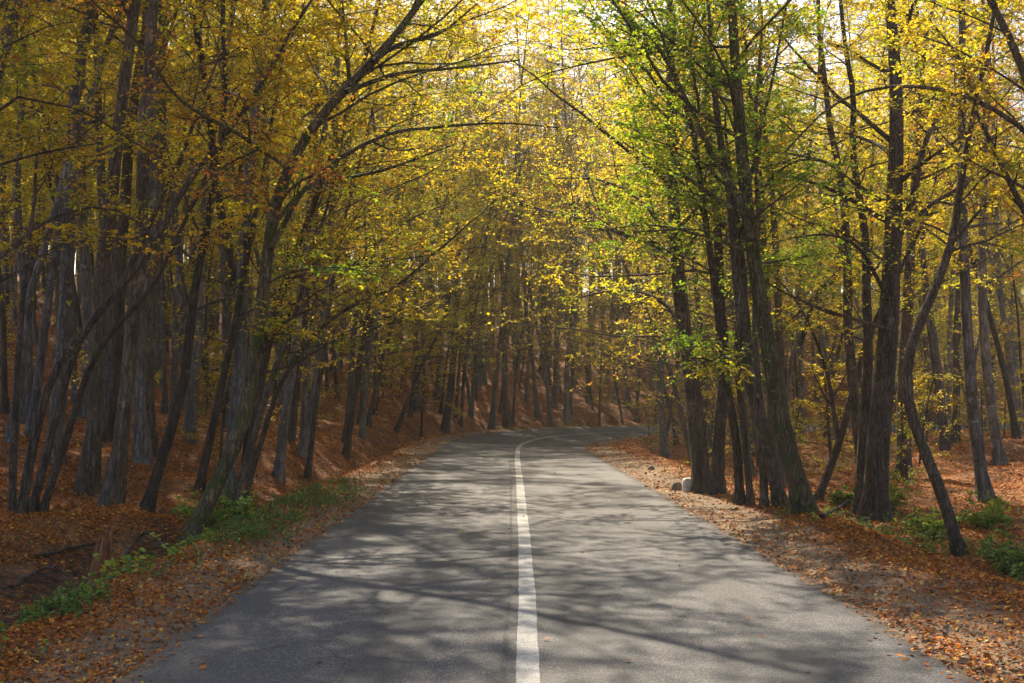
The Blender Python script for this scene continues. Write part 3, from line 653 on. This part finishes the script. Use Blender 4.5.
# ---------------------------------------------------------------- fallen leaves, stones, weeds
rng = np.random.default_rng(99)
def ground_points(n, y0, y1, pw, cond):
    y = (y0 ** (1 - pw) + rng.uniform(0, 1, n) * (y1 ** (1 - pw) - y0 ** (1 - pw))) ** (1 / (1 - pw)); x = rng.uniform(-.52, .52, n) * (y + 1.5)
    u, s = road_coords(x, y); v = np.where(u < 0, -u - WL, u - WR); k = cond(x, y, u, s, v); x, y, u, s, v = (q[k] for q in (x, y, u, s, v))
    return np.stack([x, y, ground(x, y)], -1), u, s, v
def keep_litter(x, y, u, s, v):
    dens = np.where(u > 0, .10 + .9 * sst(v, .75, 1.5), .12 + .5 * sst(v, .3, 1.0) + .38 * sst(v, 2.5, 4)) + .22 * np.exp(-((v - .15) / .12) ** 2)
    dens = dens * (.55 + .45 * np.sin(x * 2.3 + np.sin(y * 1.1) * 2) * np.sin(y * 1.9 + x)) + .1
    wet = (u < 0) & (v > 1.6) & (v < 3.6) & (y < 19); dens = np.where(wet, dens * (.12 + .5 * (np.sin(x * 3.3 + y) * np.sin(y * 2.1) > .35)), dens)
    return (v > -.12) & (rng.uniform(0, 1, len(x)) < dens)
P, u, s, v = ground_points(900000, 6.5, 100, 1.2, keep_litter); n = len(P)
az = rng.uniform(0, 6.28, n); ax = np.stack([np.cos(az), np.sin(az), rng.normal(0, .25, n)], -1); P[:, 2] += rng.uniform(.004, .035, n)
acc = Acc(); leaves(rng, acc, P, ax, np.clip(.026 + .0011 * P[:, 1:2].ravel(), .03, .1) * rng.choice([.6, 1.0, 1.45], n, p=[.35, .45, .2]), 'rust', None, 0, .45, False, 0, .75)
o = acc.obj('fallen_leaves', [M['dead']]); tag(o, 'layer of rust-brown fallen leaves over the forest floor and road edges', 'leaf litter', kind='stuff'); print('litter', n)
# a few leaves blown on to the asphalt
n = 900; y = rng.uniform(7.5, 42, n); clp = .05 + .2 * np.maximum(0, np.sin(y * 1.3) * np.sin(y * .47 + 1)); uu = np.where(rng.uniform(0, 1, n) < .5, -WL + abs(rng.normal(0, 1, n)) * clp, WR - abs(rng.normal(0, 1, n)) * clp); uu[:120] = rng.uniform(-2.6, 2.6, 120)
P = np.stack([uu + .28, y, np.full(n, .012)], -1); acc = Acc(); az = rng.uniform(0, 6.28, n)
leaves(rng, acc, P, np.stack([np.cos(az), np.sin(az), np.zeros(n)], -1), .055, 'rust', None, 0, .15, False, 0, .7)
o = acc.obj('blown_leaves', [M['dead']]); tag(o, 'scattered dry leaves blown on to the asphalt edges', 'leaf litter', kind='stuff')
# gravel
t = NT('gravel_stone'); cc = t.n('Attribute', attribute_name='tint').outputs['Color']; t.bsdf(cc, .9); M['stone'] = t.m
P, u, s, v = ground_points(60000, 6.5, 50, 1.3, lambda x, y, u, s, v: (v > -.02) & (v < 1.5) & (rng.uniform(0, 1, len(x)) < .45 - .25 * np.clip(v, 0, 1.5)))
n = len(P); r = rng.gamma(2.2, .005, n)[:, None, None] + .006
octa = np.array([[1, 0, 0], [0, 1, 0], [-1, 0, 0], [0, -1, 0], [.5, .3, .7], [-.4, .4, .7], [-.4, -.4, .65], [.5, -.4, .7]], float)
V = P[:, None] + octa[None] * r * rng.uniform(.6, 1.3, (n, 8, 3)); i = np.arange(n)[:, None] * 8
F = np.concatenate([i + np.array([q]) for q in ([0, 1, 5, 4], [1, 2, 6, 5], [2, 3, 7, 6], [3, 0, 4, 7], [4, 5, 6, 7])], 1)
sc_ = np.array([.21, .145, .09]) * rng.uniform(.35, 1.5, (n, 1)); acc = Acc(); acc.add(V, F, 0, False, np.repeat(sc_, 8, 0))
o = acc.obj('gravel', [M['stone']]); tag(o, 'loose pale gravel along both road shoulders', 'gravel', kind='stuff')

PAL['herb'] = ([(.15, .25, .03), (.10, .18, .03), (.24, .34, .03), (.16, .24, .06)], [.35, .25, .2, .2])
PAL['bright'] = ([(.24, .36, .03), (.34, .40, .03), (.14, .26, .03), (.45, .40, .03)], [.4, .25, .25, .1])
def weeds(rng, acc, P, h, nl, leaf, pal):
    n = len(P); hh = h * rng.uniform(.5, 1.3, n); d = np.stack([rng.normal(0, .35, n), rng.normal(0, .35, n), np.ones(n)], -1)
    S = grow(rng, P, d, hh, 3, .2, 0); acc.add(*tubes(S, np.full((n, 4), .003), 3), 1, True, (.1, .1, .1))
    Q, T = along(S, (np.arange(nl)[None] + rng.uniform(0, 1, (n, nl))) / nl * .85 + .15); az = rng.uniform(0, 6.28, (n, nl))
    ax = np.stack([np.cos(az), np.sin(az), rng.normal(.15, .2, (n, nl))], -1)
    leaves(rng, acc, Q.reshape(-1, 3), ax.reshape(-1, 3), leaf, pal, np.repeat(np.arange(n), nl), 0, .4, True, .1, .6)
acc = Acc()
def c1(x, y, u, s, v):
    w = 1.4 * np.exp(-((v - 1.25 - .2 * np.sin(y * .8)) / (.24 + .5 * sst(y, 13, 17))) ** 2) * np.clip(.15 + 1.2 * np.sin(y * 1.7 + x) * np.sin(y * .63 + 1) + .9 * sst(y, 14.5, 17), .05, 1); return (u < 0) & (y < 27) & (rng.uniform(0, 1, len(x)) < w)
P, *_ = ground_points(26000, 6.5, 27, .9, c1); weeds(rng, acc, P, .17, 9, .052, 'herb')
def c2(x, y, u, s, v): return (u < 0) & (v > 1.2) & (v < 2.9) & (np.sin(x * 2.1 + 1) * np.sin(y * 1.3) > .3) & (rng.uniform(0, 1, len(x)) < .3)
P, *_ = ground_points(9000, 8, 26, .9, c2); weeds(rng, acc, P, .34, 8, .085, 'bright')
def c3(x, y, u, s, v): return (v > .1) & (v < .8) & (s > 63) & (s < 95) & (u < 0) & (rng.uniform(0, 1, len(x)) < .6)
P, *_ = ground_points(12000, 60, 90, .5, c3); weeds(rng, acc, P, .25, 6, .10, 'herb')
def c4(x, y, u, s, v): return (u > 0) & (v > 2.4) & (v < 8) & (y < 24) & (np.sin(x * 1.7) * np.sin(y * .9 + .5) > -.1) & (rng.uniform(0, 1, len(x)) < .5)
P, *_ = ground_points(14000, 9, 24, .9, c4); weeds(rng, acc, P, .28, 7, .065, 'herb')
def c5(x, y, u, s, v): return (u > 0) & (v > 1.0) & (v < 2.3) & (y > 16.5) & (y < 34) & (np.sin(y * 1.9 + x) > -.3) & (rng.uniform(0, 1, len(x)) < .5)
P, *_ = ground_points(5000, 17, 42, .9, c5); weeds(rng, acc, P, .16, 6, .06, 'bright')
o = acc.obj('ground_cover', [M['herb'], M['dark']]); tag(o, 'low green weeds along the verges and ditches', 'ground cover', kind='stuff')

def shrub(px, h, w, pal, label, seed, Y=None, name='shrub'):
    q = np.random.default_rng(seed); f = hit(*px); root = empty(name, f); n = 14
    az = np.arange(n) * 2.4; d = np.stack([np.cos(az) * w / h * .7, np.sin(az) * w / h * .7, np.full(n, 1.)], -1)
    S = grow(q, np.zeros((n, 3)) - [0, 0, .03], d, h * q.uniform(.6, 1.15, n), 5, .14, -.15)
    a = Acc(); a.add(*tubes(S, np.full((n, 1), .007) * np.linspace(1, .4, 6)[None], 4)); a.obj('stem', [M['dark']], root)
    b = Acc(); foliage(q, b, S, np.full(n, .007), pal, nb=6, nt=3, nl=6, bl=h * .38, tl=h * .2, leaf=.07, fold=True); b.obj('foliage', [M['herb'], M['dark']], root)
    tag(root, label, 'shrub'); return root
shrub((892, 512), .95, .6, 'bright', 'green bush at the foot of the largest furrowed trunk', 401)
shrub((842, 508), .5, .4, 'herb', 'small dull green bush beside the fallen stick', 402)
shrub((930, 540), .6, .6, 'bright', 'green bush just before the foot of the bow-shaped stem', 403)
shrub((1008, 575), .7, .7, 'herb', 'dense dark green bush beyond the berm, at the edge of the view', 404)
shrub((985, 530), .7, .7, 'bright', 'yellow-green bush behind the foot of the bow-shaped stem', 405)
shrub((205, 538), .8, .5, 'bright', 'yellow-green bush touching the foot of the mossy leaning tree', 406)
shrub((235, 520), .7, .6, 'herb', 'dark green bush at the start of the green verge', 407)

# ---------------------------------------------------------------- small things
t = NT('rotten_wood'); v = t.coord(); a = t.noise(14, 5, .7, t.scaled(v, (1, 1, .2))); col = t.ramp(a, [(.35, (.05, .022, .012)), (.5, (.22, .085, .035)), (.68, (.38, .18, .08))]); t.bsdf(col, .9, t.bump(a, 1, .03), .2); M['rot'] = t.m
f = hit(93, 584); root = empty('broken_stump', f); q = np.random.default_rng(7)
k, m = 18, 7; ang = np.arange(k) * 2 * math.pi / k; prof = q.uniform(.55, 1.0, k) * (1 + .35 * np.cos(ang - .4)); V = []
for j in range(m):
    tt = j / (m - 1); hgt = tt * .62 * prof; r = .15 * (1 + .55 * math.exp(-tt * 4)) * (1 - .25 * tt) * (1 + .12 * np.sin(5 * ang) + q.normal(0, .04, k)); V.append(np.stack([np.cos(ang) * r + hgt * .15, np.sin(ang) * r, hgt - .05], -1))
for j, (rr, dz) in enumerate([(.72, -.03), (.5, -.16), (.05, -.24)]): last = V[m - 1]; V.append(np.stack([last[:, 0] * rr, last[:, 1] * rr, np.maximum(last[:, 2] + dz, .1)], -1))
V = np.array(V); ii = np.arange(V.shape[0] * k).reshape(-1, k); nx_ = np.roll(ii, -1, 1); F = np.stack([ii[:-1], nx_[:-1], nx_[1:], ii[1:]], -1)
Acc().add(V, F, 0, False).obj('wood', [M['rot']], root); tag(root, 'rotten reddish-brown broken tree stump with a jagged top, in the ditch', 'stump')

t = NT('whitewashed_stone'); v = t.coord(); a = t.noise(12, 4, .6, v); t.bsdf(t.ramp(a, [(.3, (.24, .21, .17)), (.55, (.58, .55, .50))]), .85, t.bump(a, .4, .02)); M['white'] = t.m
t = NT('field_stone'); v = t.coord(); a = t.noise(7, 5, .65, v); t.bsdf(t.ramp(a, [(.35, (.07, .05, .035)), (.65, (.2, .16, .12))]), .9, t.bump(a, .8, .03)); M['rock'] = t.m
def lump(name, px, dims, mat, label, cat, seed, square=0.0, rz=0.0):
    q = np.random.default_rng(seed); f = hit(*px); n, k = 12, 20; th = np.linspace(0, math.pi / 2 * .999, n); ph = np.arange(k) * 2 * math.pi / k
    p = 1 - .7 * square; cxp = np.sign(np.cos(ph)) * abs(np.cos(ph)) ** p; syp = np.sign(np.sin(ph)) * abs(np.sin(ph)) ** p
    ct = np.cos(th) ** (p * .8); st = np.sin(th) ** p
    V = np.stack([ct[:, None] * cxp[None] * dims[0] / 2, ct[:, None] * syp[None] * dims[1] / 2, np.repeat(st[:, None], k, 1) * dims[2]], -1)
    V *= 1 + (1 - square) * .12 * np.sin(V[..., :1] * 9 + seed) * np.sin(V[..., 1:2] * 8 + 1) + q.normal(0, .012, V.shape)
    V = np.concatenate([V[:1] * [1, 1, 0] - [0, 0, .15], V]); ii = np.arange(V.shape[0] * k).reshape(-1, k); nx_ = np.roll(ii, -1, 1)
    F = np.stack([ii[:-1], nx_[:-1], nx_[1:], ii[1:]], -1); o = Acc().add(V, F, 0, True).obj(name, [mat]); o.location = f; o.rotation_euler[2] = rz; tag(o, label, cat); return o
lump('kilometre_stone', (689, 492), (.26, .2, .29), M['white'], 'small whitewashed kilometre stone at the foot of the dark forked tree', 'road marker', 3, .75, .15)
lump('rock', (677, 490), (.26, .26, .2), M['rock'], 'low brown rock close beside the whitewashed stone', 'rock', 5)
lump('rock', (651, 470), (.2, .2, .12), M['rock'], 'small dark rock on the leafy verge inside the bend', 'rock', 6)
lump('rock', (688, 434), (1.6, 1.1, .6), M['rock'], 'brown earthy boulder at the crest where the road disappears', 'rock', 8)

def stick(name, pts, r, mat, label, cat, seed, twigs=3):
    q = np.random.default_rng(seed); P = resample(pts, 10); o0 = P[0].copy(); P = P - o0; P[1:-1] += q.normal(0, r * .22, (9, 3)); root = empty(name, o0)
    a = Acc(); a.add(*tubes(P[None], (r * np.linspace(1, .35, 11) * q.uniform(.85, 1.15, 11))[None], 7)); a.obj('wood', [mat], root)
    if twigs:
        S, D, _, _ = side_shoots(q, P[None], twigs, .2, .95, .8, .3, .3); T = grow(q, S, D, q.uniform(.15, .5, len(S)) * np.linalg.norm(P[-1]) * .5, 4, .2)
        for tt in T: b = Acc(); b.add(*tubes(tt[None], (r * .35 * np.linspace(1, .4, 5))[None], 5)); b.obj('twig', [mat], root)
    tag(root, label, cat); return root
def gpt(px, lift=.03): p = hit(*px); return p + np.array([0, 0, lift])
stick('fallen_branch', [gpt((822, 520), .05), gpt((845, 512), .18), gpt((868, 505), .42)], .045, M['dark'], 'dark fallen branch slanting up between the flaring trunk and the largest trunk', 'branch', 1)
stick('fallen_branch', [gpt((875, 480), .3), gpt((890, 470), .5), gpt((905, 455), .75)], .014, M['grey'], 'pale dead stick poking out before the largest furrowed trunk', 'branch', 2, 1)
stick('fallen_branch', [gpt((222, 538)), gpt((240, 536), .05), gpt((292, 552 - 22), .04)], .012, M['dark'], 'thin dark twig lying on the gravel shoulder', 'branch', 3, 2)
stick('fallen_log', [gpt((35, 560)), gpt((70, 552), .06), gpt((118, 545), .06)], .04, M['dark'], 'dark rotting log across the ditch behind the broken stump', 'log', 4, 2)
stick('fallen_log', [gpt((120, 560), .0), gpt((145, 540), .12), gpt((180, 560), .02)], .035, M['dark'], 'dark arched root-like log beside the foot of the mossy leaning tree', 'log', 5, 3)
stick('fallen_branch', [gpt((10, 590)), gpt((50, 575), .1), gpt((85, 590), .02)], .03, M['dark'], 'dark branch lying on bare soil below the broken stump', 'branch', 6, 3)
stick('fallen_branch', [gpt((196, 575), .02), gpt((204, 563), .08), gpt((212, 552), .05)], .018, M['grey'], 'short pale stick on the leafy edge beside the green weeds', 'branch', 8, 0)
stick('dead_snag', [gpt((678, 431), .3), gpt((675, 431), .62), gpt((670, 431), .9)], .13, M['dark'], 'short black snag sticking up at the crest where the road disappears', 'snag', 9, 0)

# ---------------------------------------------------------------- autumn haze
HZ = (-406, 406, -66, 506, float(Z.min()) - 1.0, float(Z.max()) + 32.0)
bx = np.array([[HZ[i], HZ[2 + j], HZ[4 + k]] for k in (0, 1) for j in (0, 1) for i in (0, 1)], float)
hm = bpy.data.materials.new('haze'); hm.use_nodes = True; hm.node_tree.nodes.clear()
pv = hm.node_tree.nodes.new('ShaderNodeVolumePrincipled'); pv.inputs['Density'].default_value = .0005; pv.inputs['Color'].default_value = (1.0, .93, .80, 1); pv.inputs['Anisotropy'].default_value = .25
ho = hm.node_tree.nodes.new('ShaderNodeOutputMaterial'); hm.node_tree.links.new(pv.outputs[0], ho.inputs['Volume'])
haze = Acc().add(bx, [[0, 2, 3, 1], [4, 5, 7, 6], [0, 1, 5, 4], [1, 3, 7, 5], [3, 2, 6, 7], [2, 0, 4, 6]], 0, False).obj('haze', [hm]); tag(haze, 'thin autumn haze among the trees', 'haze', kind='stuff')

# prototypes that were only sources of copies go away
for r in PROTO.values():
    for ch in list(r.children): bpy.data.objects.remove(ch)
    bpy.data.objects.remove(r)
